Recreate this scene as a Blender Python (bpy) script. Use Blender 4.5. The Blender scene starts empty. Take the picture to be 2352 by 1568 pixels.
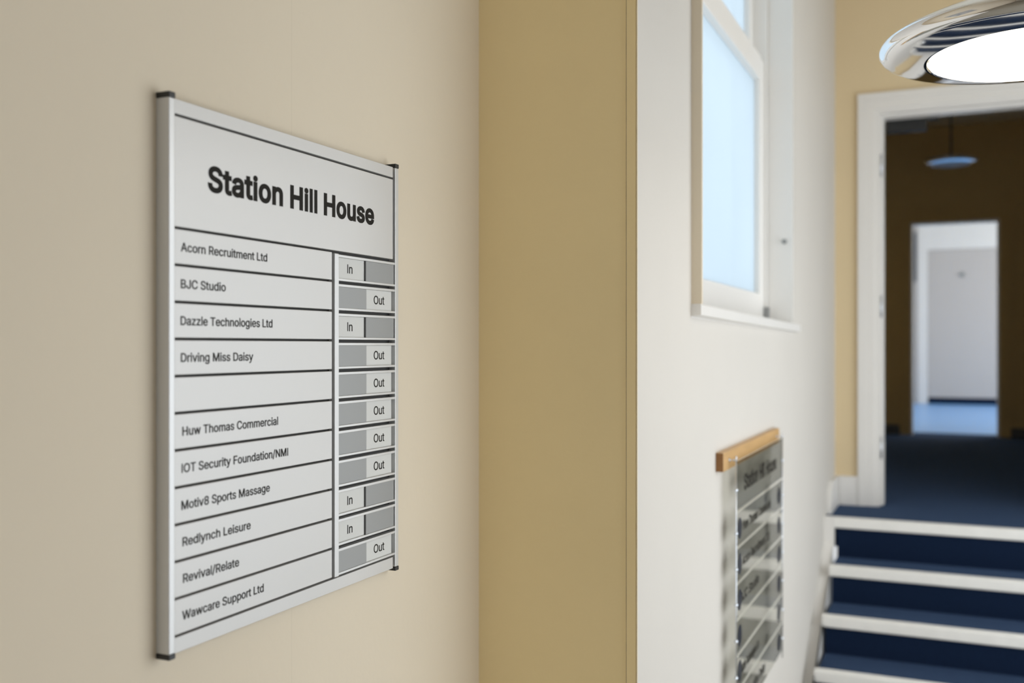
import bpy, bmesh, math, random
from mathutils import Vector, Matrix
from mathutils.geometry import delaunay_2d_cdt

random.seed(4)
S = bpy.context.scene
C = S.collection
R = math.radians
EYE = 1.62                      # camera height above the lower floor

# ------------------------------------------------------------------ camera
cam = bpy.data.cameras.new('camera')
cam.lens = 35
cam.sensor_width = 36
cam.shift_y = 10 / 2352
cam.clip_start = 0.05
cam.dof.use_dof = True
cam.dof.focus_distance = 1.72
cam.dof.aperture_fstop = 2.6
cam_o = bpy.data.objects.new('camera', cam)
C.objects.link(cam_o)
cam_o.location = (0, 0, EYE)
cam_o.rotation_euler = (R(90), 0, R(24.22))
S.camera = cam_o

# ------------------------------------------------------------------ light
world = bpy.data.worlds.new('daylight')
S.world = world
world.use_nodes = True
bg = world.node_tree.nodes['Background']
bg.inputs['Color'].default_value = (0.90, 0.95, 1.0, 1)
bg.inputs['Strength'].default_value = 2.62

S.view_settings.view_transform = 'Standard'
S.view_settings.look = 'None'
S.view_settings.gamma = 1
S.view_settings.use_curve_mapping = False
S.view_settings.exposure = 0.0
S.cycles.use_denoising = True
S.cycles.max_bounces = 10
S.cycles.diffuse_bounces = 6
S.cycles.sample_clamp_indirect = 6


# ------------------------------------------------------------------ materials
def mat(name, col, rough=0.6, metal=0.0, spec=0.5, noise=0.0, nscale=8.0, bump=0.0, bscale=60.0, sheen=0.0,
        sheen_tint=(1, 1, 1), emit=None, estr=0.0, stretch=None):
    m = bpy.data.materials.new(name)
    m.use_nodes = True
    nt = m.node_tree
    b = nt.nodes['Principled BSDF']
    b.inputs['Base Color'].default_value = (*col, 1)
    b.inputs['Roughness'].default_value = rough
    b.inputs['Metallic'].default_value = metal
    b.inputs['Specular IOR Level'].default_value = spec
    if sheen:
        b.inputs['Sheen Weight'].default_value = sheen
        b.inputs['Sheen Roughness'].default_value = 0.5
        b.inputs['Sheen Tint'].default_value = (*sheen_tint, 1)
    if emit:
        b.inputs['Emission Color'].default_value = (*emit, 1)
        b.inputs['Emission Strength'].default_value = estr
    tc = nt.nodes.new('ShaderNodeTexCoord')
    src = tc.outputs['Object']
    if stretch:
        mp = nt.nodes.new('ShaderNodeMapping')
        mp.inputs['Scale'].default_value = stretch
        nt.links.new(src, mp.inputs['Vector'])
        src = mp.outputs['Vector']
    if noise:
        n = nt.nodes.new('ShaderNodeTexNoise')
        n.inputs['Scale'].default_value = nscale
        n.inputs['Detail'].default_value = 5
        nt.links.new(src, n.inputs['Vector'])
        mx = nt.nodes.new('ShaderNodeMix')
        mx.data_type = 'RGBA'
        mx.inputs[6].default_value = (*[max(0, c * (1 - noise)) for c in col], 1)
        mx.inputs[7].default_value = (*[min(1, c * (1 + noise)) for c in col], 1)
        nt.links.new(n.outputs['Fac'], mx.inputs[0])
        nt.links.new(mx.outputs[2], b.inputs['Base Color'])
    if bump:
        n2 = nt.nodes.new('ShaderNodeTexNoise')
        n2.inputs['Scale'].default_value = bscale
        n2.inputs['Detail'].default_value = 3
        nt.links.new(src, n2.inputs['Vector'])
        bp = nt.nodes.new('ShaderNodeBump')
        bp.inputs['Strength'].default_value = bump
        bp.inputs['Distance'].default_value = 0.004
        nt.links.new(n2.outputs['Fac'], bp.inputs['Height'])
        nt.links.new(bp.outputs['Normal'], b.inputs['Normal'])
    return m


M = {}
M['cream'] = mat('cream_paint', (0.75, 0.66, 0.515), 0.7, spec=0.25, noise=0.03, nscale=3, bump=0.10, bscale=70)
def paper_joint(m, y, w):
    # thin upright joint between two lengths of lining paper
    nt = m.node_tree
    b = nt.nodes['Principled BSDF']
    src = b.inputs['Base Color'].links[0].from_socket
    tc = nt.nodes.new('ShaderNodeTexCoord')
    sp = nt.nodes.new('ShaderNodeSeparateXYZ')
    nt.links.new(tc.outputs['Object'], sp.inputs[0])
    cp = nt.nodes.new('ShaderNodeMath')
    cp.operation = 'COMPARE'
    cp.inputs[1].default_value = y
    cp.inputs[2].default_value = w
    nt.links.new(sp.outputs['Y'], cp.inputs[0])
    mx = nt.nodes.new('ShaderNodeMix')
    mx.data_type = 'RGBA'
    mx.inputs[7].default_value = (0.69, 0.605, 0.47, 1)
    nt.links.new(cp.outputs[0], mx.inputs[0])
    nt.links.new(src, mx.inputs[6])
    nt.links.new(mx.outputs[2], b.inputs['Base Color'])


paper_joint(M['cream'], 1.262, .0006)
M['tan'] = mat('tan_paint', (0.91, 0.745, 0.42), 0.7, spec=0.25, noise=0.04, nscale=4, bump=0.12, bscale=90)
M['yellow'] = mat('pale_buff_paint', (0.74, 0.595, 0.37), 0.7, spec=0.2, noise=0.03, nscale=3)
M['white_wall'] = mat('off_white_wall_paint', (0.635, 0.60, 0.545), 0.65, spec=0.25, noise=0.03, nscale=3, bump=0.1, bscale=60)
M['gloss_white'] = mat('white_gloss_paint', (0.80, 0.775, 0.735), 0.35, noise=0.02, nscale=6)
M['ceiling'] = mat('ceiling_paint', (0.75, 0.70, 0.60), 0.8, spec=0.2, noise=0.02)
M['alu'] = mat('satin_aluminium', (0.585, 0.575, 0.555), 0.42, metal=0.35, noise=0.015, nscale=5)
M['alu_post'] = mat('anodised_post', (0.62, 0.62, 0.61), 0.36, metal=0.45, noise=0.01, nscale=5)
M['slot_face'] = mat('label_card', (0.66, 0.66, 0.63), 0.5, noise=0.01)
M['cover'] = mat('grey_slider', (0.30, 0.305, 0.30), 0.45, metal=0.3, noise=0.02)
M['black'] = mat('black_plastic', (0.012, 0.012, 0.012), 0.4, noise=0.1)
M['back'] = mat('dark_backing', (0.05, 0.048, 0.045), 0.6, noise=0.1)
M['ink'] = mat('black_vinyl', (0.016, 0.014, 0.011), 0.5, spec=0.08, noise=0.1)
M['wood'] = mat('oak', (0.55, 0.33, 0.13), 0.45, noise=0.25, nscale=6, stretch=(8, 1, 8))
M['end_grain'] = mat('oak_end_grain', (0.26, 0.12, 0.035), 0.6, noise=0.2, nscale=60)
M['steel'] = mat('steel', (0.72, 0.75, 0.80), 0.22, metal=1.0, noise=0.02)
M['chrome'] = mat('chrome', (0.86, 0.86, 0.87), 0.06, metal=1.0, noise=0.01)
M['disc'] = mat('navy_disc', (0.010, 0.013, 0.022), 0.35, noise=0.1)
M['carpet'] = mat('navy_carpet', (0.005, 0.013, 0.036), 0.95, spec=0.1, noise=0.35, nscale=120, bump=0.6, bscale=400,
                  sheen=0.25, sheen_tint=(0.35, 0.55, 0.95))
M['tile'] = mat('floor_tile', (0.26, 0.235, 0.19), 0.45, noise=0.08)
M['dark_wall'] = mat('unseen_dark_wall', (0.24, 0.17, 0.10), 0.5, noise=0.2, nscale=5, stretch=(6, 6, 1))  # unseen near stretch of wall, browned to cut bounce onto the left wall
M['crack'] = mat('dirty_joint', (0.34, 0.27, 0.17), 0.8, noise=0.5, nscale=25)
M['nosing'] = mat('nosing_strip', (0.86, 0.84, 0.79), 0.5, noise=0.06, nscale=20)
M['opal'] = mat('opal_diffuser', (0.9, 0.88, 0.82), 0.4, emit=(1.0, 0.90, 0.74), estr=5, noise=0.01)
M['opal_off'] = mat('opal_unlit', (0.7, 0.7, 0.7), 0.4, noise=0.01)
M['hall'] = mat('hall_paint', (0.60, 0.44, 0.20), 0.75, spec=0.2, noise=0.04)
M['board'] = mat('dark_board', (0.10, 0.10, 0.105), 0.6, noise=0.1)
M['floor_glare'] = mat('blue_floor_glare', (0.18, 0.42, 0.82), 0.3, noise=0.05)  # pale blue imitates daylight glare on the far room's floor
M['far_white'] = mat('white_door_paint', (0.54, 0.50, 0.465), 0.5, noise=0.02)


def mat_glass(name, col, trans):
    m = bpy.data.materials.new(name)
    m.use_nodes = True
    nt = m.node_tree
    out = nt.nodes['Material Output']
    nt.nodes.remove(nt.nodes['Principled BSDF'])
    tr = nt.nodes.new('ShaderNodeBsdfTranslucent')
    tp = nt.nodes.new('ShaderNodeBsdfTransparent')
    gl = nt.nodes.new('ShaderNodeBsdfGlossy')
    tc = nt.nodes.new('ShaderNodeTexCoord')
    nz = nt.nodes.new('ShaderNodeTexNoise')
    nz.inputs['Scale'].default_value = 1.2
    nt.links.new(tc.outputs['Object'], nz.inputs['Vector'])
    mixc = nt.nodes.new('ShaderNodeMix')
    mixc.data_type = 'RGBA'
    mixc.inputs[6].default_value = (*[c * 0.93 for c in col], 1)
    mixc.inputs[7].default_value = (*[c * 1.07 for c in col], 1)
    nt.links.new(nz.outputs['Fac'], mixc.inputs[0])
    nt.links.new(mixc.outputs[2], tr.inputs['Color'])
    tp.inputs['Color'].default_value = (*col, 1)
    gl.inputs['Roughness'].default_value = 0.3
    gl.inputs['Color'].default_value = (0.5, 0.5, 0.5, 1)
    a = nt.nodes.new('ShaderNodeMixShader')
    a.inputs[0].default_value = trans
    nt.links.new(tr.outputs[0], a.inputs[1])
    nt.links.new(tp.outputs[0], a.inputs[2])
    b = nt.nodes.new('ShaderNodeMixShader')
    b.inputs[0].default_value = 0.08
    nt.links.new(a.outputs[0], b.inputs[1])
    nt.links.new(gl.outputs[0], b.inputs[2])
    nt.links.new(b.outputs[0], out.inputs['Surface'])
    return m


M['frosted'] = mat_glass('frosted_glass', (0.60, 0.655, 0.69), 0.25)


def mat_plate(name):
    # clear glossy plastic: reflects at a glancing view, lets light through head-on
    m = bpy.data.materials.new(name)
    m.use_nodes = True
    nt = m.node_tree
    out = nt.nodes['Material Output']
    nt.nodes.remove(nt.nodes['Principled BSDF'])
    gl = nt.nodes.new('ShaderNodeBsdfGlossy')
    gl.inputs['Color'].default_value = (0.95, 0.95, 0.95, 1)
    tc = nt.nodes.new('ShaderNodeTexCoord')
    nz = nt.nodes.new('ShaderNodeTexNoise')
    nz.inputs['Scale'].default_value = 3
    nt.links.new(tc.outputs['Object'], nz.inputs['Vector'])
    mr = nt.nodes.new('ShaderNodeMapRange')
    mr.inputs[3].default_value = 0.03
    mr.inputs[4].default_value = 0.07
    nt.links.new(nz.outputs['Fac'], mr.inputs[0])
    nt.links.new(mr.outputs[0], gl.inputs['Roughness'])
    tp = nt.nodes.new('ShaderNodeBsdfTransparent')
    tp.inputs['Color'].default_value = (0.83, 0.83, 0.80, 1)
    fr = nt.nodes.new('ShaderNodeFresnel')
    fr.inputs['IOR'].default_value = 2.2
    ge = nt.nodes.new('ShaderNodeNewGeometry')
    inv = nt.nodes.new('ShaderNodeMath')
    inv.operation = 'SUBTRACT'
    inv.inputs[0].default_value = 1.0
    nt.links.new(ge.outputs['Backfacing'], inv.inputs[1])
    mul = nt.nodes.new('ShaderNodeMath')
    mul.operation = 'MULTIPLY'
    nt.links.new(fr.outputs[0], mul.inputs[0])
    nt.links.new(inv.outputs[0], mul.inputs[1])
    mx = nt.nodes.new('ShaderNodeMixShader')
    nt.links.new(mul.outputs[0], mx.inputs[0])
    nt.links.new(tp.outputs[0], mx.inputs[1])
    nt.links.new(gl.outputs[0], mx.inputs[2])
    nt.links.new(mx.outputs[0], out.inputs['Surface'])
    return m


M['plate'] = mat_plate('clear_plate')
M['plate_edge'] = mat('lit_plate_edge', (0.85, 0.85, 0.80), 0.4, noise=0.02)  # white stands in for light caught on the clear plates' edges


# ------------------------------------------------------------------ mesh helpers (all coordinates in metres, world)
class MB:
    def __init__(self):
        self.bm = bmesh.new()

    def box(self, x0, x1, y0, y1, z0, z1, bev=0.0, mi=0, seg=2):
        vs = [self.bm.verts.new(p) for p in
              ((x0, y0, z0), (x1, y0, z0), (x1, y1, z0), (x0, y1, z0), (x0, y0, z1), (x1, y0, z1), (x1, y1, z1), (x0, y1, z1))]
        fs = [self.bm.faces.new([vs[i] for i in f]) for f in
              ((0, 3, 2, 1), (4, 5, 6, 7), (0, 1, 5, 4), (1, 2, 6, 5), (2, 3, 7, 6), (3, 0, 4, 7))]
        for f in fs:
            f.material_index = mi
        if bev:
            es = list({e for f in fs for e in f.edges})
            bmesh.ops.bevel(self.bm, geom=es, offset=bev, segments=seg, affect='EDGES', profile=0.5)
        return fs

    def prism(self, pts, axis, a, b, mi=0):
        """extrude a polygon given in the two other axes along one axis"""
        def P(u, v, w):
            return {'x': (w, u, v), 'y': (u, w, v), 'z': (u, v, w)}[axis]
        A = [self.bm.verts.new(P(u, v, a)) for u, v in pts]
        B = [self.bm.verts.new(P(u, v, b)) for u, v in pts]
        fs = [self.bm.faces.new(A), self.bm.faces.new(B[::-1])]
        n = len(pts)
        for i in range(n):
            fs.append(self.bm.faces.new((A[i], B[i], B[(i + 1) % n], A[(i + 1) % n])))
        for f in fs:
            f.material_index = mi
        return fs

    def lathe(self, prof, cx, cy, n=96, mi=0):
        rings = []
        for r, z in prof:
            if r < 1e-6:
                rings.append([self.bm.verts.new((cx, cy, z))])
            else:
                rings.append([self.bm.verts.new((cx + r * math.cos(2 * math.pi * i / n), cy + r * math.sin(2 * math.pi * i / n), z))
                              for i in range(n)])
        for A, B in zip(rings, rings[1:]):
            for i in range(n):
                j = (i + 1) % n
                if len(A) == 1 and len(B) == 1:
                    continue
                if len(A) == 1:
                    f = self.bm.faces.new((A[0], B[j], B[i]))
                elif len(B) == 1:
                    f = self.bm.faces.new((A[i], A[j], B[0]))
                else:
                    f = self.bm.faces.new((A[i], A[j], B[j], B[i]))
                f.material_index = mi
                f.smooth = True

    def cyl(self, p, q, r, n=20, mi=0, smooth=True):
        p, q = Vector(p), Vector(q)
        d = (q - p).normalized()
        u = d.orthogonal().normalized()
        w = d.cross(u)
        A = [self.bm.verts.new(p + r * (math.cos(2 * math.pi * i / n) * u + math.sin(2 * math.pi * i / n) * w)) for i in range(n)]
        B = [self.bm.verts.new(v.co + (q - p)) for v in A]
        self.bm.faces.new(A[::-1]).material_index = mi
        self.bm.faces.new(B).material_index = mi
        for i in range(n):
            f = self.bm.faces.new((A[i], A[(i + 1) % n], B[(i + 1) % n], B[i]))
            f.material_index = mi
            f.smooth = smooth

    def ball(self, c, r, mi=0):
        g = bmesh.ops.create_uvsphere(self.bm, u_segments=20, v_segments=12, radius=r, matrix=Matrix.Translation(c))
        for f in {f for v in g['verts'] for f in v.link_faces}:
            f.smooth = True
            f.material_index = mi

    def build(self, name, mats, parent=None):
        if not isinstance(mats, (list, tuple)):
            mats = [mats]
        bmesh.ops.recalc_face_normals(self.bm, faces=self.bm.faces[:])
        me = bpy.data.meshes.new(name)
        if parent is not None:
            off = base_of(parent)
            bmesh.ops.translate(self.bm, verts=self.bm.verts[:], vec=-off)
        self.bm.to_mesh(me)
        self.bm.free()
        for m in mats:
            me.materials.append(m)
        o = bpy.data.objects.new(name, me)
        C.objects.link(o)
        if parent is not None:
            o.parent = parent
        return o


def base_of(o):
    v = Vector(o.location)
    while o.parent:
        o = o.parent
        v += Vector(o.location)
    return v


def thing(name, label, cat, loc, group=None):
    o = bpy.data.objects.new(name, None)
    C.objects.link(o)
    o.empty_display_size = 0.05
    o.location = loc
    o['label'] = label
    o['category'] = cat
    if group:
        o['group'] = group
    return o


def struct(o, label=None, cat=None):
    o['kind'] = 'structure'
    if label:
        o['label'] = label
    if cat:
        o['category'] = cat
    return o


GLYPHS = {
    ' ': (188, []),
    '/': (249, ['235,533 71,-76 14,-76 178,533']),
    '8': (453, ['226,-7 201,-6 178,-2 156,3 136,11 117,21 101,33 86,47 74,62 64,78 57,96 53,115 52,135 53,151 55,166 59,181 65,195 72,208 81,220 90,231 101,241 113,249 125,256 139,261 153,265 153,267 135,273 119,282 105,293 93,308 83,324 76,342 72,360 70,380 72,399 75,417 82,434 90,450 101,464 114,477 129,488 146,498 164,506 184,511 204,514 226,516 248,514 269,511 288,506 306,498 323,488 337,477 350,464 361,450 370,434 377,417 380,399 382,380 380,361 376,342 369,324 359,308 347,293 333,282 318,273 300,267 300,265 314,261 327,256 339,249 351,241 362,231 372,220 380,208 387,195 393,181 397,166 400,151 401,135 399,115 395,96 388,78 378,62 366,47 352,33 335,21 317,11 296,3 275,-2 251,-6', '226,49 243,50 258,52 272,55 285,60 296,66 307,74 315,82 323,91 329,102 333,113 336,126 337,139 336,152 333,165 329,177 322,189 314,199 305,208 295,216 283,223 270,228 256,232 242,234 226,235 211,234 196,232 182,228 169,223 157,216 147,208 138,199 130,189 123,177 119,165 116,152 115,139 116,126 119,113 123,102 129,91 136,82 145,74 156,66 167,60 180,55 195,52 210,50', '226,290 239,290 252,292 263,296 274,300 284,306 293,313 300,321 307,330 312,341 316,351 318,363 319,376 318,388 316,399 313,410 308,420 301,429 294,437 285,444 275,449 264,454 252,457 240,459 226,460 213,459 200,457 188,454 177,449 167,444 159,437 151,429 145,420 139,410 136,399 134,388 133,376 134,363 136,351 139,341 145,330 151,321 159,313 168,306 178,300 189,296 201,292 213,290']),
    'A': (480, ['16,0 201,509 276,509 463,0 395,0 287,302 282,317 276,334 270,352 264,372 257,394 250,420 241,447 232,478 245,478 236,447 228,419 220,393 213,371 206,351 201,333 195,317 191,302 85,0', '110,142 110,199 370,199 370,142']),
    'B': (456, ['60,0 60,509 241,509 266,508 289,504 310,499 329,491 345,481 359,469 371,456 381,442 388,426 394,410 397,392 398,374 397,358 395,344 392,331 387,320 380,310 373,301 365,293 356,286 347,280 336,275 326,270 315,267 315,262 327,261 339,257 351,252 363,245 374,237 385,227 394,216 402,203 409,189 414,173 417,155 418,136 417,117 413,100 408,83 400,67 390,52 377,39 362,28 344,18 324,10 301,4 275,1 247,0', '125,57 245,57 272,58 296,63 315,70 330,80 341,92 349,105 354,120 355,137 355,149 352,161 348,173 342,184 335,194 327,203 317,211 306,218 293,224 279,228 264,230 248,231 125,231', '125,285 238,285 252,286 265,288 277,291 288,296 299,302 308,309 316,317 323,326 329,337 333,348 335,359 336,372 334,388 330,403 323,417 313,429 299,439 283,446 263,450 240,452 125,452']),
    'C': (510, ['267,-7 235,-5 205,1 177,11 150,25 126,42 104,63 86,88 70,115 57,146 48,179 42,215 40,254 42,293 48,329 57,362 70,393 86,421 104,445 126,466 150,484 177,498 205,508 235,514 267,516 286,515 305,513 323,509 340,504 357,498 373,490 388,481 402,471 415,460 427,447 438,433 448,418 456,402 463,385 469,367 473,348 408,348 405,361 401,373 395,384 389,395 382,404 375,413 366,421 357,428 348,435 337,440 327,445 315,449 304,452 292,454 280,455 267,456 245,454 223,450 203,443 184,432 166,419 150,403 137,385 125,364 116,340 109,314 105,285 103,254 105,223 109,194 116,168 125,145 137,123 151,105 166,89 184,76 203,66 223,59 245,54 267,53 280,53 292,55 304,57 315,60 327,64 337,69 348,74 357,81 366,88 375,96 382,105 389,114 395,125 401,136 405,148 408,160 473,160 469,142 463,124 457,107 448,91 438,76 428,62 416,49 402,38 388,28 373,19 357,11 341,5 323,0 305,-4 286,-6']),
    'D': (502, ['219,0 96,0 96,57 215,57 244,58 272,63 296,70 318,81 337,94 354,110 368,128 379,149 388,172 394,198 398,226 399,255 398,285 394,312 388,337 379,361 368,381 354,399 338,415 320,428 299,438 275,446 249,450 221,452 93,452 93,509 225,509 261,507 294,501 325,492 353,478 377,461 399,441 418,418 433,391 446,361 455,329 460,293 462,255 460,217 455,181 446,149 433,119 417,92 398,68 376,48 351,31 322,17 291,8 256,2', '125,509 125,0 60,0 60,509']),
    'F': (410, ['60,0 60,509 369,509 369,452 125,452 125,278 346,278 346,221 125,221 125,0']),
    'H': (517, ['60,0 60,509 125,509 125,289 392,289 392,509 457,509 457,0 392,0 392,232 125,232 125,0']),
    'I': (300, ['31,0 31,57 118,57 118,452 31,452 31,509 269,509 269,452 183,452 183,57 269,57 269,0']),
    'J': (396, ['185,-7 153,-4 124,3 98,15 75,33 57,55 44,81 36,111 33,145 33,173 98,173 98,145 99,123 104,104 111,88 122,74 134,64 149,56 166,51 185,50 204,51 220,56 235,64 248,74 258,88 266,104 270,123 272,145 272,509 336,509 336,145 334,111 326,81 313,55 294,33 271,15 246,3 217,-4']),
    'L': (393, ['60,0 60,509 125,509 125,57 361,57 361,0']),
    'M': (628, ['60,0 60,509 152,509 277,187 280,181 282,174 285,167 287,159 299,123 302,113 305,103 308,93 311,84 322,49 307,49 318,83 330,121 342,158 345,167 348,174 350,181 352,187 476,509 568,509 568,0 504,0 504,291 504,327 505,369 506,413 507,457 513,457 509,445 505,433 502,421 498,409 482,363 478,352 474,341 471,331 467,322 456,291 342,0 286,0 170,291 168,297 165,304 162,312 159,321 145,361 141,372 137,384 133,396 129,408 125,420 121,432 116,445 112,457 119,457 120,416 121,372 122,328 122,291 122,0']),
    'N': (523, ['60,0 60,509 136,509 343,183 347,176 352,169 357,160 363,151 369,141 375,130 381,119 388,107 394,94 401,82 407,68 414,55 405,54 403,68 402,81 401,95 401,108 400,121 400,134 399,146 399,157 399,195 399,509 463,509 463,0 387,0 202,290 196,300 190,310 184,320 177,331 171,342 164,354 156,367 148,381 108,452 119,454 122,384 123,368 123,354 124,340 124,328 125,317 125,307 125,298 125,291 125,0']),
    'O': (533, ['267,-7 235,-5 205,1 177,11 150,25 126,42 105,63 86,88 70,115 57,146 48,179 42,215 40,254 42,293 48,329 57,362 70,393 86,421 105,445 126,466 150,484 177,498 205,508 235,514 267,516 299,514 329,508 357,498 384,484 408,466 429,445 448,421 464,393 477,362 486,329 491,293 493,254 491,215 486,179 477,146 464,115 448,88 429,63 408,42 384,25 357,11 329,1 299,-5', '267,53 289,54 310,59 330,66 349,76 367,89 383,105 396,123 408,144 418,168 425,194 429,223 430,254 429,286 425,314 418,341 408,365 396,386 383,404 367,420 349,433 330,443 310,450 289,454 267,456 245,454 223,450 203,443 184,433 167,420 151,404 137,385 125,364 116,340 109,314 105,285 103,254 105,223 109,194 116,168 125,144 137,123 151,105 167,89 184,76 203,66 223,59 245,54']),
    'R': (449, ['60,0 60,509 236,509 264,507 290,504 313,497 333,489 351,478 367,465 380,450 390,433 399,415 405,395 408,374 409,352 408,330 405,309 399,290 390,271 380,255 367,240 351,228 333,217 312,209 289,203 264,199 236,198 96,198 96,255 234,255 252,256 269,258 284,262 298,267 309,273 319,281 327,290 334,300 339,312 342,324 344,338 345,352 344,367 342,380 339,393 334,405 327,415 319,425 309,433 298,440 284,445 269,449 252,451 233,452 125,452 125,0', '353,0 230,229 303,229 428,0']),
    'S': (447, ['224,-9 197,-8 172,-4 149,1 128,9 108,19 91,31 76,45 64,60 54,77 46,96 41,115 38,137 104,137 107,123 110,110 116,98 123,88 132,79 142,71 154,64 166,59 180,55 194,52 209,50 224,49 241,50 257,52 272,55 286,60 299,66 311,74 321,82 329,92 336,102 341,114 345,126 346,139 345,151 342,161 338,171 332,179 325,186 316,193 307,199 296,205 284,209 272,214 259,218 245,222 184,239 154,249 128,260 105,274 86,289 71,307 60,326 54,348 52,372 53,393 58,413 65,431 75,448 87,463 102,476 119,488 138,498 158,506 180,511 203,514 227,516 252,514 275,511 296,505 316,498 334,488 351,476 365,463 377,449 387,433 394,415 399,397 401,378 337,378 334,396 326,412 316,426 302,437 286,447 267,453 247,457 225,459 209,458 194,456 180,452 167,448 156,442 145,435 136,427 129,418 123,409 118,398 116,387 115,376 116,363 119,352 124,342 131,334 139,326 148,319 158,313 169,308 180,304 191,300 202,296 212,293 264,279 276,276 287,272 299,268 312,264 324,258 336,252 347,245 359,238 369,229 379,220 387,209 395,198 401,185 405,171 407,155 408,139 407,118 403,99 396,81 386,64 374,48 360,34 343,21 323,11 302,2 278,-4 252,-8']),
    'T': (449, ['32,452 32,509 417,509 417,452 257,452 257,0 193,0 193,452']),
    'W': (686, ['155,0 16,509 82,509 163,196 166,183 170,171 173,158 175,145 178,133 181,120 184,107 187,94 189,80 192,67 195,53 197,40 189,40 192,53 194,67 197,80 200,94 203,107 205,120 208,133 211,145 214,158 218,171 221,183 224,196 306,509 380,509 462,196 465,183 468,171 471,158 474,145 477,133 480,120 483,107 486,94 489,80 492,67 494,53 497,40 488,40 491,53 493,67 496,80 499,94 502,107 504,120 507,133 510,145 523,196 603,509 670,509 530,0 455,0 368,323 363,339 359,356 355,373 351,391 347,410 344,431 340,452 336,475 350,475 346,453 342,433 339,413 335,395 331,377 327,359 323,341 318,323 230,0']),
    'a': (389, ['160,-9 142,-8 126,-5 110,-1 94,5 80,12 68,22 57,32 48,45 40,58 35,73 31,90 30,108 31,123 34,138 38,150 43,161 50,171 58,179 67,187 78,193 89,199 100,203 112,207 125,211 138,213 152,216 165,218 178,220 194,222 209,224 222,225 234,227 244,228 252,230 259,232 265,235 270,238 273,243 275,248 276,255 276,257 275,268 273,279 271,288 267,297 262,304 256,311 248,317 240,322 230,326 220,329 208,330 196,331 183,330 171,329 159,326 149,322 140,318 132,313 124,307 118,301 112,294 107,288 103,281 100,274 41,291 48,308 57,322 67,335 79,346 91,355 104,364 118,370 133,375 148,379 163,382 179,384 194,384 204,384 215,383 227,382 239,379 251,376 263,372 275,367 286,360 296,353 306,343 315,333 322,320 329,306 333,290 336,272 337,251 337,0 277,0 277,52 272,52 269,45 264,38 258,32 252,25 244,18 236,12 226,6 215,1 203,-3 190,-6 176,-8', '170,45 187,46 202,49 216,53 228,59 239,66 248,74 257,83 263,93 269,104 272,115 275,126 276,138 276,190 273,188 270,186 265,184 259,182 253,180 246,179 239,177 231,176 223,175 216,173 208,172 200,171 175,168 165,166 154,164 144,162 134,159 125,155 117,150 110,145 103,139 98,132 95,124 93,115 92,105 92,95 94,87 98,79 102,72 107,66 114,61 121,56 130,52 139,49 149,47 159,46']),
    'c': (396, ['207,-8 182,-7 159,-2 137,6 117,16 98,30 82,46 68,64 56,85 46,108 40,133 36,159 34,187 36,216 40,243 46,268 56,291 68,312 82,330 98,346 117,360 137,371 159,378 182,383 207,384 221,384 234,383 247,380 260,377 272,373 284,368 295,362 305,356 315,349 324,341 332,332 340,322 347,312 353,301 358,289 362,277 303,262 301,269 298,276 294,283 290,289 286,295 281,301 276,306 270,311 264,315 257,319 250,322 242,325 234,327 226,329 217,329 207,330 189,329 173,325 158,319 145,310 134,300 124,287 115,274 108,258 103,242 99,224 97,206 96,187 97,169 99,151 103,134 108,117 115,102 124,89 134,76 145,66 158,57 173,51 189,48 207,46 217,47 226,48 234,49 243,52 250,54 258,58 264,62 271,66 277,71 282,76 287,82 292,89 296,95 299,102 302,110 304,117 363,102 359,90 354,78 348,67 341,56 334,46 325,37 316,29 306,21 296,15 285,9 273,4 261,-1 248,-4 235,-6 221,-8']),
    'd': (424, ['195,-8 172,-7 151,-2 130,5 111,16 94,29 79,45 66,64 55,84 46,108 39,133 35,160 34,189 35,218 39,245 46,270 55,293 66,313 79,332 95,347 112,361 131,371 151,378 173,383 196,384 213,384 228,381 241,378 253,373 263,367 272,360 280,353 287,346 293,338 298,331 303,325 306,319 311,319 311,509 372,509 372,0 313,0 313,59 307,59 303,53 298,46 293,39 287,31 280,24 272,17 263,10 252,4 241,-1 227,-5 212,-7', '205,47 221,48 236,51 250,57 263,65 274,75 284,86 293,100 299,115 305,132 309,150 311,169 312,189 311,210 309,229 305,247 300,263 293,278 284,291 275,302 263,312 251,320 237,325 221,329 205,330 187,329 172,325 157,319 145,311 133,301 124,290 115,276 108,261 103,245 99,227 97,209 96,189 97,170 99,151 103,133 109,117 115,101 124,88 134,76 145,66 158,57 172,51 188,48']),
    'e': (404, ['212,-8 185,-7 161,-2 138,6 117,16 98,30 82,46 68,64 56,85 46,108 40,132 35,159 34,187 35,215 39,242 46,267 55,290 67,311 81,329 97,346 115,359 135,370 157,378 180,383 205,384 221,384 236,382 251,379 266,374 280,368 294,361 307,351 319,341 331,329 341,315 350,299 357,282 363,263 368,242 370,219 371,194 371,169 75,169 75,221 338,221 310,202 309,220 307,237 303,254 298,269 291,282 283,294 273,305 263,314 250,321 237,326 222,329 205,330 189,329 173,326 159,321 146,313 135,304 125,294 116,282 109,270 103,256 99,241 97,226 96,211 96,178 97,157 100,139 104,122 110,106 118,92 128,80 139,70 151,61 165,55 179,50 195,47 212,46 224,47 234,48 244,50 254,53 263,56 271,61 278,66 285,73 292,80 297,88 302,96 306,105 365,91 360,77 353,63 345,51 335,39 324,29 311,19 298,11 283,4 266,-1 249,-5 231,-7']),
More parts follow.
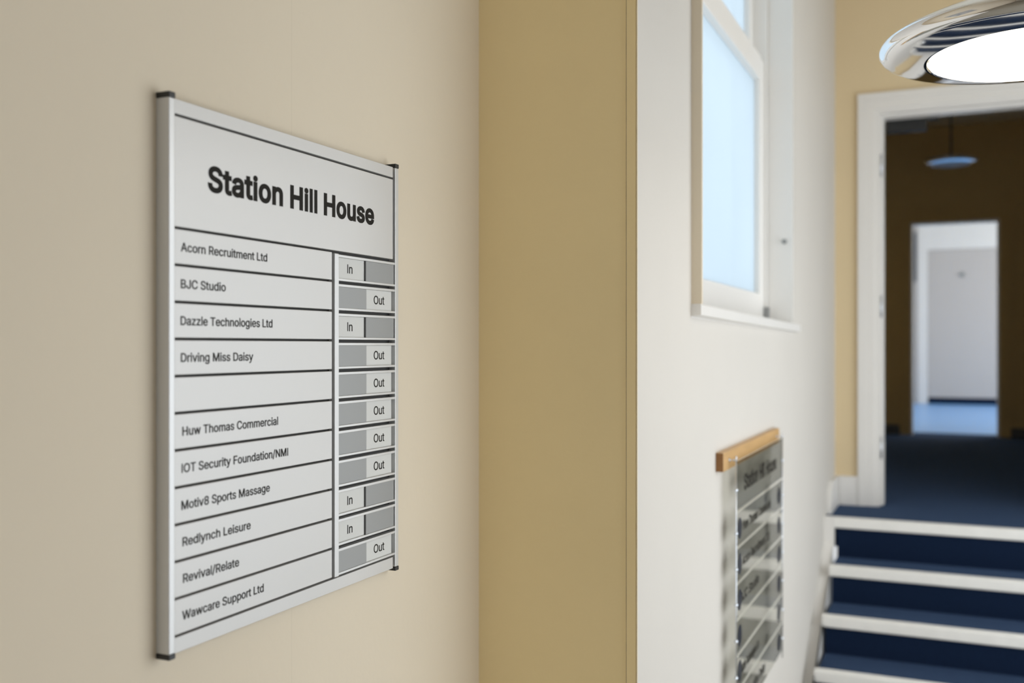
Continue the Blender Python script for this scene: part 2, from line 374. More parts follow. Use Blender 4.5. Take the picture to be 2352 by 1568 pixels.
    'g': (425, ['207,-151 187,-150 168,-148 150,-144 134,-140 119,-134 105,-127 93,-119 82,-110 73,-101 64,-91 57,-80 51,-69 101,-41 106,-47 110,-53 116,-59 122,-66 128,-72 136,-78 145,-83 154,-88 165,-92 178,-95 192,-97 207,-97 229,-96 249,-92 267,-85 282,-75 295,-62 304,-47 310,-28 311,-6 311,68 306,68 302,62 298,56 293,49 287,41 280,34 272,28 263,21 252,16 241,11 227,8 212,5 195,5 173,6 152,10 132,17 113,27 95,39 80,53 67,71 55,90 46,112 39,136 35,163 34,191 35,220 39,246 46,271 55,293 66,314 80,332 95,347 112,361 131,371 152,378 173,383 196,384 213,384 228,382 242,378 253,373 264,367 273,360 281,353 288,346 294,338 299,331 304,325 308,319 313,319 313,379 372,379 372,-9 371,-32 367,-54 360,-73 350,-90 338,-104 324,-117 308,-127 291,-136 271,-142 251,-147 229,-150', '205,59 222,60 237,63 251,68 264,75 275,84 285,95 293,107 300,121 305,137 309,154 312,172 312,193 312,212 309,231 305,248 300,264 293,278 285,291 275,303 264,312 251,320 237,325 222,329 205,330 188,329 172,325 158,320 145,312 134,302 124,290 115,277 109,262 103,246 99,229 97,212 96,193 97,173 99,155 103,138 109,123 116,108 124,96 134,85 145,76 158,68 172,63 188,60']),
    'h': (410, ['114,227 114,0 53,0 53,509 114,509 114,287 102,287 112,312 124,332 137,349 152,362 169,372 187,379 207,383 227,384 246,383 264,380 280,376 295,369 309,360 321,349 332,336 341,321 348,304 353,285 356,264 357,240 357,0 296,0 296,235 295,256 290,275 283,291 273,304 260,315 246,323 229,328 210,329 197,328 184,326 172,322 161,317 150,311 141,303 133,293 126,283 121,271 117,257 114,243']),
    'i': (167, ['53,0 53,379 114,379 114,0', '84,443 75,444 67,446 60,449 54,455 48,461 44,468 42,475 41,483 42,491 44,499 48,506 54,512 60,517 67,521 75,523 84,524 92,523 100,521 107,517 114,512 119,506 123,499 126,491 126,483 126,475 123,468 119,461 114,455 107,449 100,446 92,444']),
    'l': (189, ['139,-2 119,-1 101,3 86,10 74,20 65,33 58,47 54,65 53,84 53,509 114,509 114,99 114,87 115,77 117,68 120,62 124,58 130,54 137,53 146,52 160,53 170,54 181,3 176,2 172,1 167,0 162,-1 156,-2 151,-2 145,-2']),
    'm': (610, ['53,0 53,379 112,379 112,295 108,295 112,310 118,323 125,335 132,346 141,355 151,363 161,370 172,376 183,380 195,384 207,386 219,386 239,385 257,380 273,372 287,361 299,347 309,331 316,314 321,295 312,295 317,308 322,321 329,332 337,343 347,353 357,361 368,369 381,375 394,380 407,383 422,385 437,386 453,385 468,383 483,378 497,372 510,364 522,354 532,342 541,328 548,313 553,296 556,276 557,255 557,0 496,0 496,254 494,273 490,289 483,302 473,313 460,321 447,326 433,329 419,330 406,330 395,328 384,324 374,320 365,314 358,307 351,299 345,290 341,280 338,270 336,259 335,247 335,0 274,0 274,260 273,275 269,288 262,301 253,311 242,320 229,326 215,329 199,330 188,330 178,328 168,325 158,320 148,314 140,307 132,299 126,289 121,278 117,266 114,253 114,238 114,0']),
    'n': (410, ['114,227 114,0 53,0 53,379 112,379 112,287 102,287 112,312 124,332 137,349 152,362 169,372 187,379 207,383 227,384 246,383 264,380 280,376 295,369 309,360 321,349 332,336 341,321 348,304 353,285 356,264 357,240 357,0 296,0 296,235 295,256 290,275 283,291 273,304 260,315 246,323 229,328 210,329 197,328 184,326 172,322 161,317 150,311 141,303 133,293 126,283 121,271 117,257 114,243']),
    'o': (415, ['207,-8 182,-7 159,-2 137,6 117,16 98,30 82,46 68,64 56,85 46,108 40,133 36,159 34,187 36,216 40,243 46,268 56,291 68,312 82,330 98,346 117,360 137,371 159,378 182,383 207,384 233,383 256,378 278,371 299,360 317,346 333,330 347,312 359,291 369,268 376,243 380,216 381,187 380,159 376,133 369,108 359,85 347,64 333,46 317,30 299,16 278,6 256,-2 233,-7', '207,46 226,48 242,51 257,57 270,66 282,76 292,89 300,102 307,117 312,134 316,151 318,169 319,187 318,206 316,224 312,242 307,258 300,274 292,287 282,300 270,310 257,319 242,325 226,329 207,330 189,329 173,325 158,319 145,310 134,300 124,287 115,274 108,258 103,242 99,224 97,206 96,187 97,169 99,151 103,134 108,117 115,102 124,89 134,76 145,66 158,57 173,51 189,48']),
    'p': (424, ['53,-143 53,379 112,379 112,319 118,319 122,325 126,331 131,338 137,346 144,353 152,360 161,367 171,373 183,378 197,381 212,384 229,384 252,383 274,378 294,371 313,361 330,347 345,332 359,313 370,293 379,270 385,245 389,218 390,189 389,160 385,133 379,108 370,84 359,64 346,45 330,29 313,16 294,5 274,-2 252,-7 229,-8 213,-7 198,-5 184,-1 173,4 162,10 153,17 145,24 138,31 132,39 127,46 122,53 118,59 114,59 114,-143', '220,47 237,48 253,51 267,57 279,66 291,76 301,88 309,101 316,117 321,133 325,151 327,170 328,189 327,209 325,227 321,245 316,261 309,276 301,290 291,301 280,311 267,319 253,325 237,329 220,330 203,329 188,325 174,320 161,312 150,302 140,291 132,278 125,263 120,247 116,229 113,210 113,189 113,169 116,150 120,132 125,115 132,100 140,86 150,75 162,65 174,57 188,51 204,48']),
    'r': (259, ['53,0 53,379 112,379 112,321 115,321 122,335 130,347 140,358 152,367 166,375 181,380 196,384 213,385 229,384 243,384 243,322 230,324 224,325 219,325 213,326 207,326 194,325 182,323 170,319 159,315 149,309 140,301 132,293 126,284 121,273 117,262 114,250 114,237 114,0']),
    's': (365, ['182,-8 163,-7 145,-5 128,-2 112,3 98,10 84,18 72,27 62,38 53,50 45,63 40,78 36,94 94,107 99,92 105,79 114,69 124,60 136,54 150,49 165,46 181,45 200,46 217,50 232,55 244,62 255,71 262,81 267,91 268,103 267,112 265,121 260,129 254,136 246,142 237,147 225,151 212,155 149,170 125,177 104,186 87,196 72,208 61,222 53,237 48,255 47,274 48,290 51,305 57,319 65,332 75,343 87,354 100,363 115,370 131,377 149,381 167,384 187,384 206,384 223,381 239,378 254,372 267,366 279,358 290,349 299,339 307,328 314,316 319,303 324,290 268,277 264,288 258,298 251,307 243,316 232,323 219,328 205,331 187,333 171,332 156,329 143,324 131,317 121,308 114,299 110,289 109,277 110,267 112,258 117,250 124,243 133,237 144,232 157,227 172,223 229,209 254,202 275,194 292,183 306,171 317,158 325,142 330,125 331,107 330,90 326,75 321,61 312,47 302,35 290,24 276,15 260,6 242,0 223,-5 203,-7']),
    't': (227, ['204,379 204,327 6,327 6,379', '65,471 126,471 126,98 127,86 128,76 132,68 136,61 142,56 150,53 159,51 170,50 185,51 202,54 213,2 208,0 203,-1 198,-2 192,-3 186,-3 180,-4 174,-4 168,-4 145,-3 125,2 107,10 92,21 80,35 72,52 67,71 65,93']),
    'u': (410, ['182,-5 164,-4 146,-1 130,4 115,11 101,20 89,31 78,44 69,59 62,76 57,95 54,116 53,139 53,379 114,379 114,144 115,123 119,105 127,89 137,75 150,64 164,56 181,52 200,50 213,51 226,53 238,57 249,62 259,69 268,77 276,86 283,97 289,109 293,122 295,137 296,153 296,379 357,379 357,0 298,0 298,92 307,92 297,67 286,47 272,30 257,17 240,7 222,0 203,-4']),
    'v': (389, ['163,0 17,379 84,379 165,155 171,138 177,121 182,104 187,87 191,70 196,53 201,37 206,21 184,21 189,37 194,53 198,70 203,87 207,104 213,121 218,138 224,155 305,379 371,379 226,0']),
    'w': (567, ['138,0 23,379 87,379 133,214 138,196 143,177 149,157 154,137 159,115 165,91 170,67 175,41 165,41 170,66 175,90 180,113 186,135 191,156 196,176 201,195 206,214 252,379 316,379 362,214 366,196 371,176 376,157 382,136 387,114 392,91 397,67 402,41 391,41 397,66 402,90 408,113 413,135 418,156 423,176 429,195 434,214 480,379 545,379 429,0 368,0 319,172 305,225 301,239 297,252 294,266 291,280 277,338 291,338 277,280 273,266 270,252 266,238 263,225 259,211 255,198 252,185 248,172 199,0']),
    'y': (389, ['47,-139 61,-86 71,-87 80,-89 88,-90 96,-90 104,-89 111,-87 118,-84 124,-80 130,-74 136,-67 141,-58 146,-48 151,-36 163,-1 17,379 84,379 165,155 171,138 177,121 182,104 187,87 191,70 196,53 201,37 206,21 184,21 188,37 193,53 198,70 202,87 207,104 212,121 218,138 224,155 305,379 371,379 204,-58 198,-72 191,-85 184,-97 177,-107 168,-116 159,-124 150,-130 139,-136 128,-140 117,-143 104,-145 91,-145 84,-145 77,-145 71,-144 65,-143 59,-142 54,-141 51,-140']),
    'z': (380, ['42,0 42,46 254,320 254,323 48,323 48,379 333,379 333,331 126,60 126,56 339,56 339,0']),
}

CAPH = 509


def embolden(poly, w):
    """move an outline outwards by w (holes run the other way round, so they shrink)"""
    if not w:
        return poly
    n, out = len(poly), []
    for i in range(n):
        p, q, r = Vector(poly[i - 1]), Vector(poly[i]), Vector(poly[(i + 1) % n])
        a, b = (q - p).normalized(), (r - q).normalized()
        na, nb = Vector((-a.y, a.x)), Vector((-b.y, b.x))
        m = na + nb
        if m.length < 1e-4:
            m = na
        m.normalize()
        k = min(1.6, 1 / max(0.3, m.dot(na)))
        out.append(tuple(q + m * (w * k)))
    return out


GLYPHS['I'] = (188, ['66,0 66,509 122,509 122,0'])
GLYPHS['l'] = (160, ['54,0 54,530 108,530 108,0'])
TRACK = 8


def lettering(txt, y0, y1, zb, cap, x, m, parent, weight=0.0, depth=0.00025, by_word=False):
    """flat lettering facing +x: reads along +y from y0 to y1, baseline zb, capital height cap; weight in thousandths"""
    pen, groups = 0, []
    for w in txt.split(' '):
        g = []
        for ch in w:
            adv, outl = GLYPHS[ch]
            polys = [embolden([tuple(int(c) for c in q.split(',')) for q in p.split()], weight) for p in outl]
            g.append([[(px + pen, py) for px, py in p] for p in polys])
            pen += adv - TRACK + weight * .8
        groups.append(g)
        pen += GLYPHS[' '][0]
    if not by_word:
        groups = [[l for g in groups for l in g]]
    allx = [px for g in groups for l in g for p in l for px, _ in p]
    lo, hi = min(allx), max(allx)
    sx, sy = (y1 - y0) / (hi - lo), cap / (CAPH + 2 * weight)
    res = []
    for g in groups:
        mb = MB()
        bm = mb.bm
        for letter in g:
            co, ed = [], []
            for p in letter:
                k = len(co)
                co += [Vector(q) for q in p]
                ed += [(k + i, k + (i + 1) % len(p)) for i in range(len(p))]
            vs, _, fs, _, _, _ = delaunay_2d_cdt(co, ed, [], 0, 1e-4)
            vv = [bm.verts.new((x + depth, y0 + (v.x - lo) * sx, zb + (v.y + weight) * sy)) for v in vs]
            for f in fs:
                c = sum((vs[i] for i in f), Vector((0, 0))) / len(f)
                if winding(c, letter):
                    bm.faces.new([vv[i] for i in f])
        bmesh.ops.delete(bm, geom=[v for v in bm.verts if not v.link_faces], context='VERTS')
        bmesh.ops.solidify(bm, geom=bm.faces[:], thickness=depth * .95)
        res.append(mb.build('lettering', m, parent))
    return res


def winding(c, polys):
    n = 0
    for p in polys:
        for i in range(len(p)):
            (ax, ay), (bx, by) = p[i - 1], p[i]
            if (ay > c.y) != (by > c.y) and ax + (c.y - ay) / (by - ay) * (bx - ax) > c.x:
                n += 1 if by > ay else -1
    return n != 0


# ------------------------------------------------------------------ the room
XL = -0.941          # left wall face
XW = -0.590          # window wall face
YT = 1.919           # tan return wall face
YE = 5.40            # wall with the doorway at the head of the steps
XR = 1.30            # right wall face
ZL = EYE - 0.82      # landing level
ZC = 3.62            # ceiling

mb = MB()
mb.box(XL - .15, XR + .15, -1.75, 4.98, -.12, 0)
struct(mb.build('floor', M['tile']))
mb = MB()
mb.box(-1.4, XR + .1, 4.99, 9.90, ZL - .14, ZL)
mb.box(-1.4, 2.1, 9.90, 10.2, ZL - .14, ZL)
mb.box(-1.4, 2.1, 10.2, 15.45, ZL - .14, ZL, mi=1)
struct(mb.build('floor', [M['carpet'], M['floor_glare']]))

mb = MB()
mb.box(XL - .15, XL, -1.75, YT + .13, 0, ZC)
struct(mb.build('wall_left', M['cream']))
mb = MB()
mb.box(XL, XW - .0015, YT, YT + .13, 0, ZC)
struct(mb.build('wall_front', M['tan']))

# window wall with its recess
WY0, WY1, WZ0, WZ1 = 2.372, 3.98, EYE + .0678, EYE + 1.95
mb = MB()
x0 = XW - .24
mb.box(x0, XW, YT + .002, WY0, 0, ZC)
mb.box(x0, XW, WY1, YE + .14, 0, ZC)
mb.box(x0, XW, WY0, WY1, 0, WZ0)
mb.box(x0, XW, WY0, WY1, WZ1, ZC)
struct(mb.build('wall_window', M['white_wall']))

# right wall with a wide glazed entrance out of the frame, and the wall behind
OY0, OY1, OZ1 = 1.30, 5.05, 2.75
BX0, BX1, BZ1 = .20, 1.25, 2.40      # unseen opening added behind the camera to light the tan wall
mb = MB()
mb.box(XR, XR + .12, -1.75, OY0, 0, ZC, mi=1)
mb.box(XR, XR + .12, OY1, 9.9, 0, ZC)
mb.box(XR, XR + .12, OY0, OY1, OZ1, ZC)
struct(mb.build('wall_right', [M['white_wall'], M['dark_wall']]))
mb = MB()
mb.box(XL - .15, BX0, -1.87, -1.75, 0, ZC)
mb.box(BX1, XR + .12, -1.87, -1.75, 0, ZC)
mb.box(BX0, BX1, -1.87, -1.75, BZ1, ZC)
struct(mb.build('wall_back', M['white_wall']))
mb = MB()
mb.box(XL - .15, XR + .12, -1.87, 9.9, ZC, ZC + .12)
struct(mb.build('ceiling', M['ceiling']))

# end wall with the doorway
DX0, DX1, DZ = -.400, .62, ZL + 2.03
mb = MB()
mb.box(XW, DX0, YE, YE + .14, ZL, ZC)
mb.box(DX1, XR, YE, YE + .14, ZL, ZC)
mb.box(DX0, DX1, YE, YE + .14, DZ, ZC)
struct(mb.build('wall_end', M['yellow']))

# corridor beyond
mb = MB()
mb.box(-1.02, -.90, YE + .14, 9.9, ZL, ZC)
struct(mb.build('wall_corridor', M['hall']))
EY = 9.90
EX0, EX1, EZ = -.415, .325, EYE + 1.135
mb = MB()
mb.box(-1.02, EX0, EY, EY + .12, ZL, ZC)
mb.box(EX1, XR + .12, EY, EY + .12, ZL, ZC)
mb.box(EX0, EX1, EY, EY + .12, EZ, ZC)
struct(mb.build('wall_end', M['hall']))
# room at the far end
mb = MB()
mb.box(-1.12, -1.0, EY + .12, 15.35, ZL, ZC)
mb.box(-1.12, 2.0, 15.35, 15.47, ZL, ZC)
struct(mb.build('wall_far', M['far_white']))
mb = MB()
mb.box(-1.12, 2.0, EY, 15.47, ZC, ZC + .12)
struct(mb.build('ceiling', M['ceiling']))

# angle bead on the outer corner
mb = MB()
mb.box(XW - .020, XW - .0006, YT - .0025, YT + .0004, 0.001, ZC - .001, mi=0)
mb.box(XW + .0001, XW + .0025, YT - .0025, YT + .036, 0.001, ZC - .001, bev=.0008, mi=1)
mb.box(XW - .0216, XW - .0202, YT - .0012, YT + .0004, 0.001, ZC - .001, mi=2)
mb.box(XW - .0004, XW + .0012, YT + .0361, YT + .0372, 0.001, EYE - .26, mi=2)
mb.box(XW - .0004, XW + .0008, YT + .0361, YT + .0366, EYE - .26, ZC - .001, mi=2)
o = mb.build('trim_1', [M['tan'], M['white_wall'], M['crack']])
struct(o, 'vertical angle bead on the corner between tan wall and white window wall')

# ------------------------------------------------------------------ window
win = thing('window_1', 'tall white sash window with frosted panes set in a recess', 'window', (XW - .1, (WY0 + WY1) / 2, WZ0))
win['kind'] = 'structure'
# sill with a nosing, sinking a little to the far end
zs0, zs1 = EYE + .101, EYE + .082
mb = MB()
A = [(-.72, zs0), (-.567, zs0), (-.565, zs0 - .004), (-.565, zs0 - .027), (XW + .0005, zs0 - .030), (XW + .0005, zs0 - .033), (-.72, zs0 - .033)]
va = [mb.bm.verts.new((x, WY0 - .012 if x > XW else WY0 + .001, z)) for x, z in A]
vb = [mb.bm.verts.new((x, WY1 + .018 if x > XW else WY1 - .001, z - (zs0 - zs1))) for x, z in A]
mb.bm.faces.new(va)
mb.bm.faces.new(vb[::-1])
for i in range(len(A)):
    j = (i + 1) % len(A)
    mb.bm.faces.new((va[i], vb[i], vb[j], va[j]))
mb.build('window_sill', M['gloss_white'], win)
mb = MB()
mb.box(XW - .1, XW + .026, WY0 - .007, WY0 + .003, zs0 - .001, WZ1 - .005, bev=.002)
o = mb.build('edge_strip', M['cream'], win)
o['label'] = 'cream edging board standing proud of the wall on the near side'
mb = MB()
mb.box(-.684, XW - .001, WY1 - .014, WY1 - .001, zs1 - .004, WZ1 - .002, bev=.001)
mb.build('reveal_lining', M['gloss_white'], win)
# box lining
mb = MB()
mb.box(-.80, -.685, WY1 - .045, WY1 - .001, WZ0 + .02, WZ1 - .002, bev=.002)
mb.box(-.80, -.685, WY0 + .004, WY0 + .05, WZ0 + .02, WZ1 - .002, bev=.002)
mb.box(-.80, -.685, WY0 + .05, WY1 - .045, WZ1 - .04, WZ1 - .002)
mb.box(-.80, -.72, WY0 + .05, WY1 - .045, WZ0 + .002, zs1 - .02)
mb.build('window_frame', M['gloss_white'], win)


def sash(x_front, y0, y1, z0, z1, rb, rt, st, name):
    mb = MB()
    x1, x0 = x_front, x_front - .036
    mb.box(x0, x1, y0, y0 + st, z0, z1, bev=.002)
    mb.box(x0, x1, y1 - st, y1, z0, z1, bev=.002)
    mb.box(x0, x1, y0 + st, y1 - st, z0, z0 + rb, bev=.004)
    mb.box(x0, x1 + (.006 if rt < .09 else .0), y0 + st, y1 - st, z1 - rt, z1, bev=.003)
    s = mb.build(name, M['gloss_white'], win)
    mb = MB()
    mb.box(x0 + .012, x0 + .017, y0 + st - .004, y1 - st + .004, z0 + rb - .004, z1 - rt + .004)
    p = mb.build('pane', M['frosted'], s)
    return s


low = sash(-.695, WY0 + .052, WY1 - .047, EYE + .085, EYE + 1.100, .115, .088, .095, 'lower_sash')
sash(-.735, WY0 + .052, WY1 - .047, EYE + 1.035, WZ1 - .042, .065, .10, .085, 'upper_sash')
mb = MB()
mb.box(-.695, -.672, WY1 - .060, WY1 - .046, EYE + .095, EYE + .150, bev=.003)
o = mb.build('sash_stop', M['cover'], low)
o['label'] = 'small grey stop at the foot of the lower sash'
mb = MB()
mb.cyl((-.622, WY1 - .024, EYE + .405), (-.622, WY1 - .0135, EYE + .405), .009)
mb.cyl((-.622, WY1 - .034, EYE + .405), (-.622, WY1 - .023, EYE + .405), .005)
mb.build('cord_stud', M['cover'], win)

# ------------------------------------------------------------------ door at the head of the steps
d1 = thing('door_1', 'white moulded frame of the open doorway at the head of the steps', 'door frame', (DX0, YE, ZL))
d1['kind'] = 'structure'


def architrave(x0, x1, zb, zt, yf, w, name, m, parent, t=.022):
    """moulded surround: two stepped bands around an opening x0..x1 up to zt, on face yf"""
    mb = MB()
    for a, b, d in ((0, w * .55, t * .7), (w * .55, w, t)):
        mb.box(x0 - b, x0 - a, yf - d, yf, zb, zt + b, bev=.002)
        mb.box(x1 + a, x1 + b, yf - d, yf, zb, zt + b, bev=.002)
        mb.box(x0 - a, x1 + a, yf - d, yf, zt + a, zt + b, bev=.002)
    return mb.build(name, m, parent)


architrave(DX0 + .004, DX1 - .004, ZL + .001, DZ - .004, YE, .082, 'architrave', M['gloss_white'], d1)
mb = MB()
mb.box(DX0, DX0 + .028, YE, YE + .14, ZL, DZ, bev=.001)
mb.box(DX1 - .028, DX1, YE, YE + .14, ZL, DZ, bev=.001)
mb.box(DX0 + .028, DX1 - .028, YE, YE + .14, DZ - .022, DZ, bev=.001)
mb.box(DX0 + .028, DX0 + .043, YE + .05, YE + .14, ZL, DZ - .022, bev=.001)
mb.box(DX1 - .043, DX1 - .028, YE + .05, YE + .14, ZL, DZ - .022, bev=.001)
mb.box(DX0 + .043, DX1 - .043, YE + .05, YE + .14, DZ - .037, DZ - .022, bev=.001)
mb.build('jamb', M['gloss_white'], d1)
for z in (ZL + .30, ZL + 1.02, ZL + 1.74):
    mb = MB()
    mb.box(DX0 + .0275, DX0 + .031, YE + .004, YE + .046, z - .055, z + .055)
    mb.cyl((DX0 + .034, YE + .002, z - .055), (DX0 + .034, YE + .002, z + .055), .005)
    mb.build('hinge', M['steel'], d1)
mb = MB()
mb.box(DX0 + .05, DX0 + .245, YE + .141, YE + .19, DZ - .10, DZ - .045, bev=.004)
mb.box(DX0 + .05, DX0 + .30, YE + .141, YE + .155, DZ - .05, DZ - .02)
o = mb.build('head_block', M['black'], d1)  # plain dark block below the door head
o['label'] = 'dark block under the head of the frame'

# skirting on the end wall and the window wall of the landing
mb = MB()
mb.box(XW + .021, DX0 - .078, YE - .018, YE, ZL, ZL + .15, bev=.003)
struct(mb.build('baseboard_end', M['gloss_white']))
mb = MB()
mb.prism([(YE, ZL), (YE, ZL + .15), (5.13, ZL + .15), (5.07, ZL + .10), (5.05, ZL - .08), (5.10, ZL - .08), (5.10, ZL)],
         'x', XW, XW + .020)
struct(mb.build('baseboard_left', M['gloss_white']))

# far doorway
d2 = thing('door_2', 'dim frame of the inner doorway at the end of the dark corridor', 'door frame', (EX0, EY, ZL))
d2['kind'] = 'structure'
architrave(EX0, EX1, ZL + .001, EZ, EY, .09, 'architrave', M['hall'], d2)
mb = MB()
mb.box(EX0, EX0 + .02, EY, EY + .12, ZL, EZ)
mb.box(EX1 - .02, EX1, EY, EY + .12, ZL, EZ)
mb.box(EX0 + .02, EX1 - .02, EY, EY + .12, EZ - .02, EZ)
mb.build('jamb', M['gloss_white'], d2)
mb = MB()
mb.box(-.898, EX0 - .092, EY - .016, EY, ZL, ZL + .09)
mb.box(EX1 + .092, XR, EY - .016, EY, ZL, ZL + .09)
struct(mb.build('baseboard_corridor', M['board']))

# white door in the far room
BY = 15.35
d3 = thing('door_3', 'closed white door in the bright far room', 'door', (-.41, BY, ZL))
d3['kind'] = 'structure'
mb = MB()
mb.box(-.55, -.416, BY - .03, BY, ZL, EYE + 1.85, bev=.004)
mb.box(.62, .75, BY - .03, BY, ZL, EYE + 1.85, bev=.004)
mb.box(-.416, .62, BY - .022, BY, EYE + 1.36, EYE + 1.85, bev=.003)
o = mb.build('door_frame', M['gloss_white'], d3)
mb = MB()
mb.box(-.41, .614, BY - .018, BY - .001, ZL + .09, EYE + 1.352, bev=.002)
mb.build('door_leaf', M['far_white'], d3)
mb = MB()
mb.cyl((.03, BY - .035, EYE + 1.0), (.03, BY - .017, EYE + 1.0), .035)
mb.build('door_viewer', M['cover'], d3)
mb = MB()
mb.box(-.414, .618, BY - .024, BY - .001, ZL + .001, ZL + .088)
o = mb.build('foot_strip', M['carpet'], d3)  # navy strip across the foot of the door leaf
o['label'] = 'dark blue strip along the foot of the door'

# ------------------------------------------------------------------ steps
ST = thing('staircase', 'short flight of navy carpeted steps with pale nosings up to the doorway', 'stairs', (.35, 4.5, 0))
ys = [5.02, 4.745, 4.49, 4.235, 3.98]
SX0, SX1 = -.545, XR - .002
for i, y in enumerate(ys):
    zt = ZL - [0, .184, .350, .511, .672][i]
    mb = MB()
    back = (4.9895, 4.975, ys[1] + .012, ys[2] + .012, ys[3] + .012)[i]
    front = 4.975 if i == 0 else y + .012
    mb.box(SX0 + .012, SX1, front, back, 0.001, zt - .002)
    mb.build('step', M['carpet'], ST)
    mb = MB()
    f = front - .014
    mb.prism([(f + .003, zt - .047), (f, zt - .043), (f, zt - .004), (f + .003, zt + .001), (f + .040, zt + .002), (f + .040, zt - .0015),
              (front - .0004, zt - .0018), (front - .0004, zt - .047)], 'x', SX0, SX1)
    mb.build('nosing', M['nosing'], ST)
mb = MB()
mb.prism([(4.988, ZL + .004), (4.955, ZL + .004), (4.95, ZL - .114), (3.76, ZL - .055 - .655 * 1.28), (3.76, 0.001), (4.988, 0.001)], 'x', XW, XW + .044)
mb.build('stringer', M['gloss_white'], ST)

# ------------------------------------------------------------------ directory sign on the left wall
XF = -.919
SG = thing('directory_sign', 'large silver Station Hill House directory with In and Out sliders on the cream wall',
           'sign', (XL, 1.26, EYE - .40))
Zs = [.2976, .1523, .1045, .0567, .0089, -.0391, -.0869, -.1347, -.1828, -.2306, -.2781, -.3259, -.3740, -.3958]
GAP = .0017
mb = MB()
mb.box(XL, XL + .009, .980, 1.545, EYE - .392, EYE + .315)
mb.build('back_plate', M['back'], SG)
for a, b in ((.9775, .9883), (1.5353, 1.5466)):
    mb = MB()
    mb.box(XL, XF, a, b, EYE - .3944, EYE + .3178, bev=.0012)
    p = mb.build('post', M['alu_post'], SG)
    for z0, z1 in ((.3178, .3252), (-.4016, -.3944)):
        mb = MB()
        mb.box(XL + .0002, XF + .0006, a - .0004, b + .0004, EYE + z0, EYE + z1, bev=.001)
        c = mb.build('end_cap', M['black'], p)
PX0, PX1 = XL + .0105, XF - .0012
PR = 1.5290
mb = MB()
mb.box(PX0, PX1, .9885, PR, EYE + Zs[0] + GAP, EYE + .3180, bev=.0006)
o = mb.build('top_rail', M['alu'], SG)
mb = MB()
mb.box(PX0, PX1, .9885, PR, EYE - .3958, EYE + Zs[12] - GAP, bev=.0006)
mb.build('bottom_rail', M['alu'], SG)
mb = MB()
mb.box(PX0, PX1, .9885, PR, EYE + Zs[1] + GAP, EYE + Zs[0] - GAP, bev=.0006)
hp = mb.build('header_panel', M['alu'], SG)
lettering('Station Hill House', 1.0506, 1.4663, EYE + .2072, .0356, PX1 + .0001, M['ink'], hp, weight=30, by_word=True)
names = [('Acorn Recruitment Ltd', 1.0000, 1.1761), ('BJC Studio', 1.0, 1.0864), ('Dazzle Technologies Ltd', .9995, 1.1882),
         ('Driving Miss Daisy', 1.0, 1.1447), (None, 0, 0), ('Huw Thomas Commercial', 1.0027, 1.2015),
         ('IOT Security Foundation/NMI', 1.0015, 1.2256), ('Motiv8 Sports Massage', 1.001, 1.1821),
         ('Redlynch Leisure', 1.003, 1.139), ('Revival/Relate', 1.004, 1.1141), ('Wawcare Support Ltd', 1.0024, 1.1681)]
states = ['In', 'Out', 'In', 'Out', 'Out', 'Out', 'Out', 'Out', 'In', 'In', 'Out']
for i, (txt, y0, y1) in enumerate(names):
    zt, zb = Zs[i + 1] - GAP, Zs[i + 2] + GAP
    mb = MB()
    mb.box(PX0, PX1, .9885, 1.3405, EYE + zb, EYE + zt, bev=.0006)
    p = mb.build('name_panel', M['alu'], SG)
    if txt:
        lettering(txt, y0, y1, EYE + (zt + zb) / 2 - .0060, .0118, PX1 + .0001, M['ink'], p, weight=12)
mb = MB()
mb.box(PX0, XF + .0005, 1.3460, 1.3577, EYE + Zs[12] + .0006, EYE + Zs[1] - .0030, bev=.0007)
mb.build('divider_bar', M['alu_post'], SG)
for i, st in enumerate(states):
    zt = EYE + Zs[i + 1] - .0039
    zb = zt - .0425
    ya, yb = 1.3580, 1.5350
    mb = MB()
    mb.box(PX0, XF - .0006, ya, yb, zt - .0042, zt, bev=.0004)
    mb.box(PX0, XF - .0006, ya, yb, zb, zb + .0037, bev=.0004)
    mb.box(PX0, XF - .0095, ya, yb, zb + .0037, zt - .0042)
    u = mb.build('in_out_slot', M['alu_post'], SG)
    mb = MB()
    mb.box(XF - .0094, XF - .0040, ya, PR - .0012, zb + .0039, zt - .0044)
    c = mb.build('label_card', M['slot_face'], u)
    mb = MB()
    if st == 'In':
        mb.box(XF - .0039, XF - .0022, 1.4395, 1.4424, zb + .0039, zt - .0044, mi=1)
        mb.box(XF - .0039, XF - .0021, 1.4424, 1.5330, zb + .0039, zt - .0044, mi=0)
    else:
        mb.box(XF - .0039, XF - .0021, 1.3583, 1.4436, zb + .0039, zt - .0044, mi=0)
    mb.build('slider', [M['cover'], M['black']], u)
    zm = (zt + zb) / 2 - .0073
    if st == 'In':
        lettering('In', 1.3885, 1.4035, zm, .0147, XF - .0039, M['ink'], u, weight=5)
    else:
        lettering('Out', 1.4699, 1.5042, zm, .0147, XF - .0039, M['ink'], u, weight=5)

